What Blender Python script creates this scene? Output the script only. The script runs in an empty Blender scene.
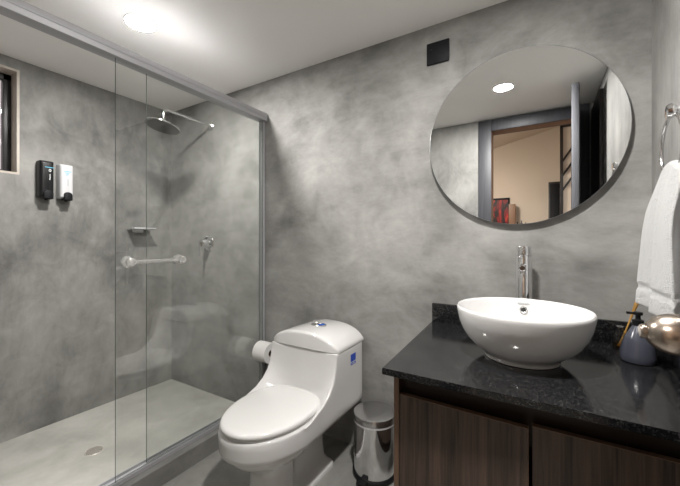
import bpy, bmesh, math, random
from mathutils import Vector, Matrix
random.seed(7)
PI = math.pi
S = bpy.context.scene
COL = S.collection

# ------------------------------------------------------------------ camera
cam_data = bpy.data.cameras.new('camera')
cam = bpy.data.objects.new('camera', cam_data)
COL.objects.link(cam)
cam.location = (0, 0, 1.15)
cam.rotation_euler = (PI / 2, 0, math.radians(31.1))
cam_data.sensor_width = 36.0
cam_data.lens = 36.0 * 332 / 680
cam_data.shift_y = -3.0 / 680
cam_data.clip_start = 0.02
S.camera = cam

# ------------------------------------------------------------------ world
world = bpy.data.worlds.new('daylight')
S.world = world
world.use_nodes = True
bg = world.node_tree.nodes['Background']
bg.inputs['Color'].default_value = (0.95, 0.86, 0.84, 1)
bg.inputs['Strength'].default_value = 0.5

LAMP = 600.0          # emission of the ceiling lamps' diffusers
HALL = 120.0            # emission of the hall lamp

vs = S.view_settings
vs.view_transform = 'Standard'
vs.look = 'None'
vs.gamma = 1.0
vs.use_curve_mapping = False
vs.exposure = 0.68

# ------------------------------------------------------------------ dimensions
XL, XR = -2.615, 0.35          # shower wall, towel wall
YB, YF = 1.633, 0.045          # mirror wall, door wall
ZC = 2.205                     # ceiling
ZT = 0.757                     # worktop surface

# ------------------------------------------------------------------ materials
def node(nt, kind, **kw):
    n = nt.nodes.new(kind)
    for k, v in kw.items():
        setattr(n, k, v)
    return n

def new_mat(name):
    m = bpy.data.materials.new(name)
    m.use_nodes = True
    nt = m.node_tree
    return m, nt, nt.nodes['Principled BSDF']

def coords(nt, scale=(1, 1, 1), rot=(0, 0, 0)):
    tc = node(nt, 'ShaderNodeTexCoord')
    mp = node(nt, 'ShaderNodeMapping')
    mp.inputs['Scale'].default_value = scale
    mp.inputs['Rotation'].default_value = rot
    nt.links.new(tc.outputs['Object'], mp.inputs['Vector'])
    return mp.outputs['Vector']

def noise(nt, vec, scale, detail=5, rough=0.55, dist=0.0):
    n = node(nt, 'ShaderNodeTexNoise')
    n.inputs['Scale'].default_value = scale
    n.inputs['Detail'].default_value = detail
    n.inputs['Roughness'].default_value = rough
    n.inputs['Distortion'].default_value = dist
    nt.links.new(vec, n.inputs['Vector'])
    return n.outputs['Fac']

def math_n(nt, op, a, b=None):
    n = node(nt, 'ShaderNodeMath', operation=op)
    for i, v in enumerate((a, b)):
        if v is None:
            continue
        if isinstance(v, (int, float)):
            n.inputs[i].default_value = v
        else:
            nt.links.new(v, n.inputs[i])
    return n.outputs[0]

def ramp(nt, fac, stops):
    r = node(nt, 'ShaderNodeValToRGB')
    cr = r.color_ramp
    while len(cr.elements) < len(stops):
        cr.elements.new(0.5)
    for e, (p, c) in zip(cr.elements, stops):
        e.position = p
        e.color = (c[0], c[1], c[2], 1)
    nt.links.new(fac, r.inputs['Fac'])
    return r.outputs['Color']

def bump(nt, bsdf, height, strength, distance=0.01):
    b = node(nt, 'ShaderNodeBump')
    b.inputs['Strength'].default_value = strength
    b.inputs['Distance'].default_value = distance
    nt.links.new(height, b.inputs['Height'])
    nt.links.new(b.outputs['Normal'], bsdf.inputs['Normal'])

def plain(name, col, rough=0.5, metal=0.0, coat=0.0, spec=None):
    m, nt, b = new_mat(name)
    b.inputs['Base Color'].default_value = (col[0], col[1], col[2], 1)
    b.inputs['Roughness'].default_value = rough
    b.inputs['Metallic'].default_value = metal
    if coat:
        b.inputs['Coat Weight'].default_value = coat
        b.inputs['Coat Roughness'].default_value = 0.04
    if spec is not None:
        b.inputs['Specular IOR Level'].default_value = spec
    return m

def concrete(name, dark, light, brush=(3, 3, 3), brush_w=0.35, blotch=1.5, rough=0.42, rot=(0, 0, 0), fine=0.25):
    """troweled polished plaster: cloudy blotches, trowel sweeps and fine strokes"""
    m, nt, b = new_mat(name)
    v0 = coords(nt)
    v1 = coords(nt, brush, rot)
    n1 = noise(nt, v0, blotch, 6, 0.55, 0.5)
    n2 = noise(nt, v1, 1.0, 8, 0.66, 0.35)
    n3 = noise(nt, v0, 5.5, 7, 0.62, 0.7)
    a = math_n(nt, 'MULTIPLY', n1, 1.0 - brush_w - fine)
    c = math_n(nt, 'MULTIPLY', n2, brush_w)
    d = math_n(nt, 'MULTIPLY', n3, fine)
    v4 = coords(nt, tuple(q * 3.5 for q in brush), tuple(q + 0.35 for q in rot))
    n4 = noise(nt, v4, 1.6, 10, 0.75, 0.3)
    e4 = math_n(nt, 'MULTIPLY', math_n(nt, 'SUBTRACT', n4, 0.5), 0.13)
    f = math_n(nt, 'ADD', math_n(nt, 'ADD', math_n(nt, 'ADD', a, c), d), e4)
    mid = [(x + y) * 0.5 for x, y in zip(dark, light)]
    col = ramp(nt, f, [(0.385, dark), (0.5, mid), (0.615, light)])
    nt.links.new(col, b.inputs['Base Color'])
    r = node(nt, 'ShaderNodeMapRange')
    r.inputs['From Min'].default_value = 0.3
    r.inputs['From Max'].default_value = 0.7
    r.inputs['To Min'].default_value = rough + 0.1
    r.inputs['To Max'].default_value = rough - 0.08
    nt.links.new(f, r.inputs['Value'])
    nt.links.new(r.outputs['Result'], b.inputs['Roughness'])
    bump(nt, b, math_n(nt, 'ADD', n2, n3), 0.12, 0.01)
    return m

def wood(name, dark, light, scale, rough=0.45):
    m, nt, b = new_mat(name)
    v = coords(nt, scale)
    n1 = noise(nt, v, 1.0, 8, 0.65, 0.4)
    v2 = coords(nt, tuple(s * 3.2 for s in scale))
    n2 = noise(nt, v2, 1.0, 4, 0.6, 0.2)
    f = math_n(nt, 'ADD', math_n(nt, 'MULTIPLY', n1, 0.65), math_n(nt, 'MULTIPLY', n2, 0.35))
    mid = [(x + y) * 0.5 for x, y in zip(dark, light)]
    col = ramp(nt, f, [(0.36, dark), (0.5, mid), (0.64, light)])
    nt.links.new(col, b.inputs['Base Color'])
    b.inputs['Roughness'].default_value = rough
    bump(nt, b, n2, 0.08, 0.004)
    return m

def granite(name):
    m, nt, b = new_mat(name)
    v = coords(nt)
    vo = node(nt, 'ShaderNodeTexVoronoi')
    vo.inputs['Scale'].default_value = 330
    nt.links.new(v, vo.inputs['Vector'])
    sep = node(nt, 'ShaderNodeSeparateColor')
    nt.links.new(vo.outputs['Color'], sep.inputs['Color'])
    n2 = noise(nt, v, 40, 3, 0.6)
    f = math_n(nt, 'ADD', math_n(nt, 'MULTIPLY', sep.outputs['Red'], 0.8), math_n(nt, 'MULTIPLY', n2, 0.4))
    col = ramp(nt, f, [(0.55, (0.006, 0.006, 0.007)), (0.80, (0.016, 0.016, 0.017)), (0.93, (0.022, 0.022, 0.022)), (1.0, (0.045, 0.045, 0.044))])
    nt.links.new(col, b.inputs['Base Color'])
    b.inputs['Roughness'].default_value = 0.12
    return m

def glass_sheet(name, tint, base=0.05):
    """thin pane: reflection by angle over clear transmission"""
    m = bpy.data.materials.new(name)
    m.use_nodes = True
    nt = m.node_tree
    nt.nodes.clear()
    out = node(nt, 'ShaderNodeOutputMaterial')
    mix = node(nt, 'ShaderNodeMixShader')
    tr = node(nt, 'ShaderNodeBsdfTransparent')
    tr.inputs['Color'].default_value = (*tint, 1)
    gl = node(nt, 'ShaderNodeBsdfGlossy')
    gl.inputs['Roughness'].default_value = 0.0
    geo = node(nt, 'ShaderNodeNewGeometry')
    dot = node(nt, 'ShaderNodeVectorMath', operation='DOT_PRODUCT')
    nt.links.new(geo.outputs['Normal'], dot.inputs[0])
    nt.links.new(geo.outputs['Incoming'], dot.inputs[1])
    c = math_n(nt, 'ABSOLUTE', dot.outputs['Value'])
    p = math_n(nt, 'POWER', math_n(nt, 'SUBTRACT', 1.0, c), 5.0)
    fac = math_n(nt, 'ADD', math_n(nt, 'MULTIPLY', p, 1.0 - base), base)
    nt.links.new(fac, mix.inputs['Fac'])
    nt.links.new(tr.outputs[0], mix.inputs[1])
    nt.links.new(gl.outputs[0], mix.inputs[2])
    nt.links.new(mix.outputs[0], out.inputs['Surface'])
    return m

def emitter(name, col, strength):
    m = bpy.data.materials.new(name)
    m.use_nodes = True
    nt = m.node_tree
    nt.nodes.clear()
    out = node(nt, 'ShaderNodeOutputMaterial')
    em = node(nt, 'ShaderNodeEmission')
    em.inputs['Color'].default_value = (*col, 1)
    em.inputs['Strength'].default_value = strength
    nt.links.new(em.outputs[0], out.inputs['Surface'])
    return m

def terry(name):
    m, nt, b = new_mat(name)
    v = coords(nt)
    n = noise(nt, v, 420, 3, 0.6)
    n2 = noise(nt, v, 60, 3, 0.6)
    b.inputs['Base Color'].default_value = (0.64, 0.64, 0.64, 1)
    b.inputs['Roughness'].default_value = 0.95
    b.inputs['Sheen Weight'].default_value = 0.3
    bump(nt, b, math_n(nt, 'ADD', n, n2), 1.0, 0.010)
    return m

def brushed(name, col, scale, rough):
    m, nt, b = new_mat(name)
    v = coords(nt, scale)
    n = noise(nt, v, 1.0, 4, 0.6)
    b.inputs['Base Color'].default_value = (*col, 1)
    b.inputs['Metallic'].default_value = 1.0
    b.inputs['Roughness'].default_value = rough
    bump(nt, b, n, 0.05, 0.002)
    return m

M = {}
M['wall_back'] = concrete('plaster troweled with level strokes', (0.145, 0.142, 0.135), (0.350, 0.344, 0.332), (2.2, 3, 6), 0.26, 2.3, 0.60, (0, math.radians(18), 0))
M['wall_left'] = concrete('plaster with cloudy patches', (0.108, 0.106, 0.101), (0.350, 0.344, 0.328), (3, 3.2, 1.3), 0.28, 1.4, 0.62)
M['wall_right'] = concrete('plaster with upright strokes', (0.155, 0.152, 0.146), (0.31, 0.305, 0.294), (5, 6, 1.2), 0.40, 1.6, 0.45)
M['floor'] = concrete('polished cement floor', (0.17, 0.165, 0.155), (0.32, 0.315, 0.30), (4, 3, 3), 0.3, 2.2, 0.33)
M['shower_floor'] = concrete('pale cement shower floor', (0.33, 0.325, 0.30), (0.50, 0.49, 0.46), (4, 3, 3), 0.3, 2.5, 0.40)
M['kerb'] = concrete('cement kerb', (0.13, 0.128, 0.12), (0.25, 0.245, 0.235), (6, 2, 6), 0.35, 3.0, 0.40)
M['reveal'] = concrete('pale plaster reveal', (0.42, 0.37, 0.32), (0.58, 0.53, 0.47), (4, 4, 3), 0.3, 3.0, 0.55)
M['ceiling'] = plain('white painted ceiling', (0.93, 0.915, 0.89), 0.7)
M['hall_wall'] = plain('beige hall paint', (0.62, 0.53, 0.44), 0.8)
M['ceramic'] = plain('glazed white porcelain', (0.70, 0.692, 0.688), 0.10, 0, 0.5)
M['seat_plastic'] = plain('white seat plastic', (0.73, 0.725, 0.715), 0.16, 0, 0.2)
M['chrome'] = plain('polished chrome', (0.82, 0.82, 0.83), 0.06, 1.0)
M['chrome_soft'] = plain('satin chrome', (0.62, 0.62, 0.62), 0.24, 1.0)
M['alu'] = plain('satin grey aluminium', (0.44, 0.44, 0.46), 0.5, 0.25)
M['steel'] = brushed('brushed steel knob', (0.45, 0.385, 0.33), (1.5, 240, 240), 0.26)  # warm tint puts the hall light's copper reflection into the steel colour
M['mirror'] = plain('silvered glass', (0.90, 0.91, 0.91), 0.0, 1.0)
M['mirror_edge'] = plain('grey mirror edge', (0.35, 0.35, 0.35), 0.3, 0.8)
M['black_plastic'] = plain('black plastic', (0.009, 0.009, 0.010), 0.35, 0, 0, 0.3)
M['black_matte'] = plain('matte black plastic', (0.006, 0.006, 0.008), 0.55, 0, 0, 0.2)
M['white_plastic'] = plain('white plastic', (0.60, 0.60, 0.62), 0.3)
M['white_mark'] = plain('white print', (0.75, 0.77, 0.80), 0.5)
M['cyan_mark'] = plain('cyan print', (0.10, 0.45, 0.65), 0.5)
M['grey_mark'] = plain('grey print', (0.35, 0.37, 0.40), 0.5)
M['blue_label'] = plain('blue sticker', (0.015, 0.075, 0.50), 0.35)
M['blue_button'] = plain('blue button', (0.03, 0.10, 0.42), 0.2)
M['granite'] = granite('black granite')
M['cab'] = wood('dark walnut laminate', (0.022, 0.014, 0.011), (0.125, 0.082, 0.060), (46, 46, 1.3), 0.42)
M['cab_edge'] = plain('brown edge banding', (0.16, 0.095, 0.06), 0.45)
M['cab_dark'] = plain('dark brown carcass', (0.022, 0.013, 0.009), 0.4)
M['frame_wood'] = wood('blue grey stained wood', (0.028, 0.029, 0.034), (0.055, 0.056, 0.066), (50, 50, 2), 0.5)
M['leaf_wood'] = wood('black brown stained wood', (0.010, 0.008, 0.008), (0.035, 0.026, 0.022), (30, 30, 2), 0.35)
M['leaf_edge'] = wood('pale grey stained leaf edge', (0.11, 0.112, 0.13), (0.19, 0.192, 0.21), (50, 50, 2), 0.5)
M['lintel'] = plain('warm lit jamb and brown box', (0.22, 0.12, 0.07), 0.5)  # on the door jamb this orange is warm hall light put into the colour
M['pane'] = glass_sheet('shower glass', (0.985, 0.991, 0.985), 0.075)
M['pane_edge'] = plain('glass edge', (0.16, 0.19, 0.175), 0.2)
M['window_pane'] = glass_sheet('window glass', (0.95, 0.95, 0.95), 0.05)
M['dark_metal'] = plain('dark bronze window metal', (0.018, 0.017, 0.019), 0.4)
M['lamp1'] = emitter('lamp light', (1.0, 0.975, 0.935), LAMP * 0.85)
M['lamp2'] = emitter('lamp light near door', (1.0, 0.975, 0.935), LAMP * 1.2)
M['halllamp'] = emitter('hall lamp light', (1.0, 0.93, 0.84), HALL)
M['paper'] = plain('tissue paper', (0.80, 0.79, 0.775), 0.95)
M['card'] = plain('brown card', (0.16, 0.085, 0.045), 0.8)
M['terry'] = terry('white terry cloth')
M['slate'] = plain('slate blue glaze', (0.060, 0.064, 0.085), 0.22, 0, 0.3)
M['reed'] = plain('golden reed', (0.46, 0.25, 0.06), 0.6)
M['nozzle'] = plain('grey rubber nozzle plate', (0.15, 0.15, 0.15), 0.4)
M['brass'] = plain('worn brass drain', (0.78, 0.74, 0.68), 0.3, 0.6)
M['hole'] = plain('black hole', (0.004, 0.004, 0.004), 0.6)
M['red_art'] = None

def clear_solid(name, col, ior, rough=0.02, trans=1.0):
    m, nt, b = new_mat(name)
    b.inputs['Base Color'].default_value = (*col, 1)
    b.inputs['Transmission Weight'].default_value = trans
    b.inputs['Roughness'].default_value = rough
    b.inputs['IOR'].default_value = ior
    return m
M['acrylic'] = clear_solid('clear acrylic', (0.97, 0.97, 0.96), 1.49, 0.08, 0.82)
M['jar_glass'] = clear_solid('clear jar glass', (0.97, 0.96, 0.93), 1.4)
M['amber'] = clear_solid('amber oil', (0.85, 0.50, 0.16), 1.33)

m, nt, b = new_mat('red and black abstract print')
v = coords(nt, (9, 1, 3))
c = ramp(nt, noise(nt, v, 1.0, 4, 0.6, 0.6), [(0.45, (0.01, 0.004, 0.004)), (0.55, (0.32, 0.010, 0.008)), (0.68, (0.80, 0.11, 0.05))])
nt.links.new(c, b.inputs['Base Color'])
b.inputs['Roughness'].default_value = 0.3
M['red_art'] = m

# ------------------------------------------------------------------ mesh helpers
def box(bm, x0, x1, y0, y1, z0, z1, bevel=0.0, seg=2, slot=0):
    vs_ = [bm.verts.new(p) for p in ((x0, y0, z0), (x1, y0, z0), (x1, y1, z0), (x0, y1, z0),
                                     (x0, y0, z1), (x1, y0, z1), (x1, y1, z1), (x0, y1, z1))]
    fs = [bm.faces.new([vs_[i] for i in q]) for q in ((3, 2, 1, 0), (4, 5, 6, 7), (0, 1, 5, 4), (1, 2, 6, 5), (2, 3, 7, 6), (3, 0, 4, 7))]
    for f in fs:
        f.material_index = slot
    if bevel > 0:
        es = list({e for f in fs for e in f.edges})
        bmesh.ops.bevel(bm, geom=es, offset=bevel, segments=seg, profile=0.5, affect='EDGES')
    return vs_

def loft(bm, loops, cap0=True, cap1=True, closed=True, slot=0):
    rings = [[bm.verts.new(p) for p in L] for L in loops]
    n = len(rings[0])
    for a, b_ in zip(rings, rings[1:]):
        for i in range(n if closed else n - 1):
            j = (i + 1) % n
            f = bm.faces.new((a[i], a[j], b_[j], b_[i]))
            f.material_index = slot
    if cap0:
        bm.faces.new(list(reversed(rings[0]))).material_index = slot
    if cap1:
        bm.faces.new(rings[-1]).material_index = slot
    return rings

def axis_matrix(origin, direction):
    q = Vector((0, 0, 1)).rotation_difference(Vector(direction).normalized())
    return Matrix.Translation(origin) @ q.to_matrix().to_4x4()

def lathe(bm, prof, origin=(0, 0, 0), direction=(0, 0, 1), seg=48, sx=1.0, sy=1.0, slot=0):
    """profile of (radius, height); radius 0 closes to a point"""
    mt = axis_matrix(origin, direction)
    rings = []
    for r, h in prof:
        if r < 1e-6:
            rings.append([bm.verts.new(mt @ Vector((0, 0, h)))])
        else:
            rings.append([bm.verts.new(mt @ Vector((r * sx * math.cos(2 * PI * k / seg), r * sy * math.sin(2 * PI * k / seg), h))) for k in range(seg)])
    for a, b_ in zip(rings, rings[1:]):
        for k in range(seg):
            j = (k + 1) % seg
            if len(a) == 1 and len(b_) == 1:
                continue
            if len(a) == 1:
                f = bm.faces.new((a[0], b_[j], b_[k]))
            elif len(b_) == 1:
                f = bm.faces.new((a[k], a[j], b_[0]))
            else:
                f = bm.faces.new((a[k], a[j], b_[j], b_[k]))
            f.material_index = slot
    return rings

def rod(bm, p0, p1, r, seg=20, chamfer=0.0, slot=0):
    d = Vector(p1) - Vector(p0)
    L = d.length
    c = chamfer
    prof = [(0, 0), (r - c, 0), (r, c), (r, L - c), (r - c, L), (0, L)] if c else [(0, 0), (r, 0), (r, L), (0, L)]
    lathe(bm, prof, p0, d, seg, slot=slot)

def tube(bm, pts, r, seg=14, closed=False, slot=0):
    pts = [Vector(p) for p in pts]
    n = len(pts)
    rings = []
    up = Vector((0.123, 0.3, 0.9)).normalized()
    prev = None
    for i in range(n):
        if closed:
            t = (pts[(i + 1) % n] - pts[i - 1]).normalized()
        else:
            t = (pts[min(i + 1, n - 1)] - pts[max(i - 1, 0)]).normalized()
        if prev is None:
            a = t.cross(up).normalized()
        else:
            a = (prev - t * prev.dot(t)).normalized()
        prev = a
        b_ = t.cross(a)
        rings.append([bm.verts.new(pts[i] + (a * math.cos(2 * PI * k / seg) + b_ * math.sin(2 * PI * k / seg)) * r) for k in range(seg)])
    m_ = n if closed else n - 1
    for i in range(m_):
        a, b_ = rings[i], rings[(i + 1) % n]
        if closed and i == n - 1:
            off = min(range(seg), key=lambda s: (a[0].co - b_[s].co).length)
            b_ = b_[off:] + b_[:off]
        for k in range(seg):
            j = (k + 1) % seg
            bm.faces.new((a[k], a[j], b_[j], b_[k])).material_index = slot
    if not closed:
        bm.faces.new(list(reversed(rings[0])))
        bm.faces.new(rings[-1])

ORG = {}
def obj(name, bm, mat, parent=None, smooth=True, angle=35):
    """link the bmesh (in world coordinates) as one mesh object whose origin is at its base"""
    bmesh.ops.recalc_face_normals(bm, faces=bm.faces[:])
    xs = [v.co.x for v in bm.verts]; ys = [v.co.y for v in bm.verts]; zs = [v.co.z for v in bm.verts]
    o3 = Vector(((min(xs) + max(xs)) / 2, (min(ys) + max(ys)) / 2, min(zs)))
    for v in bm.verts:
        v.co -= o3
    if smooth:
        lim = math.radians(angle)
        for f in bm.faces:
            f.smooth = True
        for e in bm.edges:
            if len(e.link_faces) == 2 and e.calc_face_angle(0) > lim:
                e.smooth = False
    me = bpy.data.meshes.new(name)
    bm.to_mesh(me)
    bm.free()
    mats = mat if isinstance(mat, (list, tuple)) else [mat]
    for k in mats:
        me.materials.append(M[k])
    o = bpy.data.objects.new(name, me)
    COL.objects.link(o)
    ORG[o.name] = o3
    if parent:
        o.parent = parent
        o.location = o3 - ORG[parent.name]
    else:
        o.location = o3
    return o

def thing(name, loc, label=None, cat=None, group=None, kind=None):
    o = bpy.data.objects.new(name, None)
    o.empty_display_size = 0.05
    COL.objects.link(o)
    o.location = loc
    ORG[o.name] = Vector(loc)
    return tag(o, label, cat, group, kind)

def tag(o, label=None, cat=None, group=None, kind=None):
    if label: o['label'] = label
    if cat: o['category'] = cat
    if group: o['group'] = group
    if kind: o['kind'] = kind
    return o

def struct(name, bm, mat, label, cat, parent=None, smooth=False):
    o = obj(name, bm, mat, parent, smooth)
    if parent is None:
        tag(o, label, cat, None, 'structure')
    return o

def B():
    return bmesh.new()

# ================================================================== THE SETTING
bm = B(); box(bm, -1.515, XR + 0.15, YF - 0.15, YB + 0.15, -0.10, 0)
struct('floor', bm, 'floor', 'polished grey cement floor under toilet and vanity', 'floor')
bm = B(); box(bm, XL - 0.15, -1.62, YF - 0.15, YB + 0.15, -0.10, 0)
struct('floor_shower', bm, 'shower_floor', 'pale grey cement floor of the shower with a round drain', 'floor')
bm = B(); box(bm, -1.62, -1.515, YF, YB, -0.10, 0.092, 0.004)
struct('shower_kerb', bm, 'kerb', 'low grey cement kerb under the glass shower screen', 'kerb')
bm = B(); box(bm, XL - 0.15, XR + 0.15, YF - 0.12, YB + 0.15, ZC, ZC + 0.1)
struct('ceiling', bm, 'ceiling', 'smooth white painted ceiling with round lamps', 'ceiling')
bm = B(); box(bm, XL - 0.15, XR + 0.15, YB, YB + 0.15, 0, ZC)
struct('wall_back', bm, 'wall_back', 'grey troweled plaster wall behind toilet, mirror and basin', 'wall')
bm = B(); box(bm, XR, XR + 0.15, YF - 0.12, YB, 0, ZC)
struct('wall_right', bm, 'wall_right', 'grey plaster wall carrying the towel ring', 'wall')
# shower wall with a window opening
WY0, WY1, WZ0, WZ1 = 0.14, 0.697, 1.533, 2.145
bm = B()
for a in ((YF - 0.12, WY0, 0, ZC), (WY1, YB, 0, ZC), (WY0, WY1, 0, WZ0), (WY0, WY1, WZ1, ZC)):
    box(bm, XL - 0.15, XL, a[0], a[1], a[2], a[3])
struct('wall_left', bm, 'wall_left', 'grey cloudy plaster shower wall with small window', 'wall')
# door wall with the doorway the picture is taken through
DX0, DX1, DZ = -0.364, 0.218, 2.098
bm = B()
for a in ((XL, DX0 - 0.03, 0, ZC), (DX1 + 0.03, XR, 0, ZC), (DX0 - 0.03, DX1 + 0.03, DZ + 0.03, ZC)):
    box(bm, a[0], a[1], YF - 0.12, YF, a[2], a[3])
struct('wall_front', bm, 'wall_left', 'grey plaster wall around the dark door frame, seen in the mirror', 'wall')

# window
w = thing('window_1', (XL - 0.1, (WY0 + WY1) / 2, WZ0), 'small dark framed shower window beside the black dispenser', 'window', None, 'structure')
bm = B()
xa, xb = XL - 0.149, XL - 0.001
t_ = 0.012
box(bm, xa, xb, WY0, WY1, WZ0, WZ0 + t_); box(bm, xa, xb, WY0, WY1, WZ1 - t_, WZ1)
box(bm, xa, xb, WY0, WY0 + t_, WZ0 + t_, WZ1 - t_); box(bm, xa, xb, WY1 - t_, WY1, WZ0 + t_, WZ1 - t_)
obj('reveal', bm, 'reveal', w, False)
bm = B()
y0, y1, z0, z1 = WY0 + t_, WY1 - t_, WZ0 + t_, WZ1 - t_
fx0, fx1, fw = XL - 0.135, XL - 0.095, 0.036
box(bm, fx0, fx1, y0, y1, z0, z0 + fw * 0.6, 0.003); box(bm, fx0, fx1, y0, y1, z1 - fw, z1, 0.003)
box(bm, fx0, fx1, y0, y0 + fw, z0, z1, 0.003); box(bm, fx0, fx1, y1 - fw, y1, z0, z1, 0.003)
box(bm, fx0, fx1, (y0 + y1) / 2 - 0.02, (y0 + y1) / 2 + 0.02, z0, z1, 0.003)
wf = obj('window_frame', bm, 'dark_metal', w)
bm = B(); box(bm, XL - 0.113, XL - 0.108, y0 + 0.03, y1 - 0.03, z0 + 0.02, z1 - 0.03)
obj('window_pane', bm, 'window_pane', wf, False)

# door in the doorway
d = thing('door_1', ((DX0 + DX1) / 2, YF, 0), 'blue grey door frame with open dark door, seen in the mirror', 'door', None, 'structure')
bm = B()
for yy0, yy1 in ((YF, YF + 0.016), (YF - 0.136, YF - 0.12)):
    box(bm, DX0 - 0.105, DX0, yy0, yy1, 0, DZ + 0.096, 0.003)
    box(bm, DX1, min(DX1 + 0.105, XR - 0.002), yy0, yy1, 0, DZ + 0.096, 0.003)
    box(bm, DX0, DX1, yy0, yy1, DZ, DZ + 0.096, 0.003)
obj('door_casing', bm, 'frame_wood', d)
bm = B()
box(bm, DX0 - 0.029, DX0, YF - 0.12, YF, 0, DZ); box(bm, DX1, DX1 + 0.029, YF - 0.12, YF, 0, DZ)
box(bm, DX0 - 0.029, DX1 + 0.029, YF - 0.12, YF, DZ, DZ + 0.029)
obj('door_jamb', bm, 'lintel', d, False)
bm = B()
LX0, LX1, LY0, LY1 = 0.172, 0.211, YF + 0.02, 0.625
LT = Matrix.Translation((LX0, LY1, 0)) @ Matrix.Rotation(math.radians(5.0), 4, 'Z') @ Matrix.Translation((-LX0, -LY1, 0))
box(bm, LX0, LX1, LY0, LY1, 0.01, 2.150, 0.002)
bm.transform(LT)
leaf = obj('door_leaf', bm, 'leaf_edge', d)
bm = B()
box(bm, LX0 - 0.003, LX0, LY0 + 0.01, LY1 - 0.004, 0.02, 2.14); box(bm, LX1, LX1 + 0.003, LY0 + 0.01, LY1 - 0.004, 0.02, 2.14)
bm.transform(LT)
obj('door_veneer', bm, 'leaf_wood', leaf, False)
bm = B()
kx, ky, kz = LX0 + 0.003, 0.550, 1.0365
lathe(bm, [(0, 0), (0.030, 0), (0.030, 0.004), (0.024, 0.008), (0.011, 0.010), (0.010, 0.014), (0.014, 0.017), (0.020, 0.0205), (0.0238, 0.027),
           (0.0248, 0.034), (0.0240, 0.042), (0.0215, 0.050), (0.0175, 0.0565), (0.0125, 0.061), (0.0098, 0.0625)], (kx, ky, kz), (-1, 0, 0), 56)
lathe(bm, [(0.0098, 0.0625), (0.0092, 0.0605), (0.0088, 0.0605)], (kx, ky, kz), (-1, 0, 0), 56)
lathe(bm, [(0.0088, 0.0600), (0.0088, 0.0665), (0.0072, 0.0685), (0, 0.0690)], (kx, ky, kz), (-1, 0, 0), 56)
k = obj('door_knob', bm, 'steel', leaf)
k['label'] = 'brushed steel round door knob'

# dark panelled board standing by the hinge side on the towel wall, seen in the mirror
bm = B(); box(bm, XR - 0.022, XR, 0.085, 0.50, 0, 2.13, 0.002)
struct('trim_1', bm, 'leaf_wood', 'black brown wooden board on the wall behind the door', 'wall panel')

# hall behind the doorway (seen only in the mirror)
HX0, HX1, HY0, HY1 = -1.6, 1.3, -2.2, YF - 0.12
bm = B(); box(bm, HX0, HX1, HY0, HY1, -0.1, 0)
struct('floor_hall', bm, 'floor', 'hall floor beyond the doorway', 'floor')
bm = B(); box(bm, HX0, HX1, HY0 - 0.1, HY0, 0, 3.0)
struct('wall_hall', bm, 'hall_wall', 'beige hall wall beyond the doorway, seen in the mirror', 'wall')
bm = B(); box(bm, HX0 - 0.1, HX0, HY0 - 0.1, HY1, 0, 3.0)
struct('wall_hall_left', bm, 'hall_wall', 'left beige hall wall beyond the doorway', 'wall')
bm = B(); box(bm, HX1, HX1 + 0.1, HY0 - 0.1, HY1, 0, 3.0)
struct('wall_hall_right', bm, 'hall_wall', 'right beige hall wall beyond the doorway', 'wall')
bm = B()
loft(bm, [[(HX0, HY0 - 0.1, 2.27), (HX0, HY1, 2.27), (HX0, HY1, 2.37), (HX0, HY0 - 0.1, 2.37)],
          [(HX1, HY0 - 0.1, 2.95), (HX1, HY1, 2.95), (HX1, HY1, 3.05), (HX1, HY0 - 0.1, 3.05)]])
struct('ceiling_hall', bm, 'hall_wall', 'sloping hall ceiling beyond the doorway', 'ceiling')
bm = B(); box(bm, XL, XR + 1.0, HY1, HY1 + 0.02, ZC, 3.0)
struct('wall_hall_front', bm, 'hall_wall', 'hall wall over the doorway', 'wall')

# ================================================================== SHOWER
sc = thing('shower_screen', (-1.56, 0.84, 0.092), 'clear glass sliding shower screen with grey metal rail on the kerb', 'shower screen')
bm = B()
box(bm, -1.592, -1.530, YF + 0.002, YB - 0.002, 1.932, 1.984, 0.003)
box(bm, -1.5305, -1.5275, YF + 0.002, YB - 0.002, 1.957, 1.960)
obj('header_rail', bm, 'alu', sc)
bm = B()
box(bm, -1.592, -1.540, YF + 0.002, YB - 0.002, 0.092, 0.099, 0.001)
box(bm, -1.592, -1.586, YF + 0.002, YB - 0.002, 0.099, 0.112); box(bm, -1.563, -1.559, YF + 0.002, YB - 0.002, 0.099, 0.108)
box(bm, -1.545, -1.540, YF + 0.002, YB - 0.002, 0.099, 0.112, 0.001)
obj('bottom_track', bm, 'alu', sc)
bm = B()
box(bm, -1.584, -1.552, YB - 0.024, YB - 0.002, 0.112, 1.932, 0.002)
obj('wall_channel', bm, 'alu', sc)

def pane(x0, x1, y0, y1, z0, z1):
    bm = B()
    vs_ = box(bm, x0, x1, y0, y1, z0, z1)
    for f in bm.faces:
        f.normal_update()
        if abs(f.normal.x) < 0.5:
            f.material_index = 1
    return bm
obj('fixed_glass_panel', pane(-1.580, -1.573, 0.868, YB - 0.03, 0.101, 1.935), ['pane', 'pane_edge'], sc, False)
sl = obj('sliding_glass_panel', pane(-1.553, -1.546, 0.722, YB - 0.03, 0.101, 1.935), ['pane', 'pane_edge'], sc, False)
for yy in (0.765, 1.005):
    bm = B()
    lathe(bm, [(0, 0), (0.024, 0), (0.026, 0.004), (0.024, 0.012), (0.012, 0.017), (0.010, 0.024), (0.017, 0.029), (0.021, 0.037), (0.019, 0.047), (0.011, 0.052), (0, 0.053)],
          (-1.546, yy, 1.053), (1, 0, 0), 36)
    lathe(bm, [(0, 0), (0.020, 0), (0.022, 0.004), (0.018, 0.012), (0, 0.014)], (-1.553, yy, 1.053), (-1, 0, 0), 36)
    obj('mounting_knob', bm, 'acrylic', sl)
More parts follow.
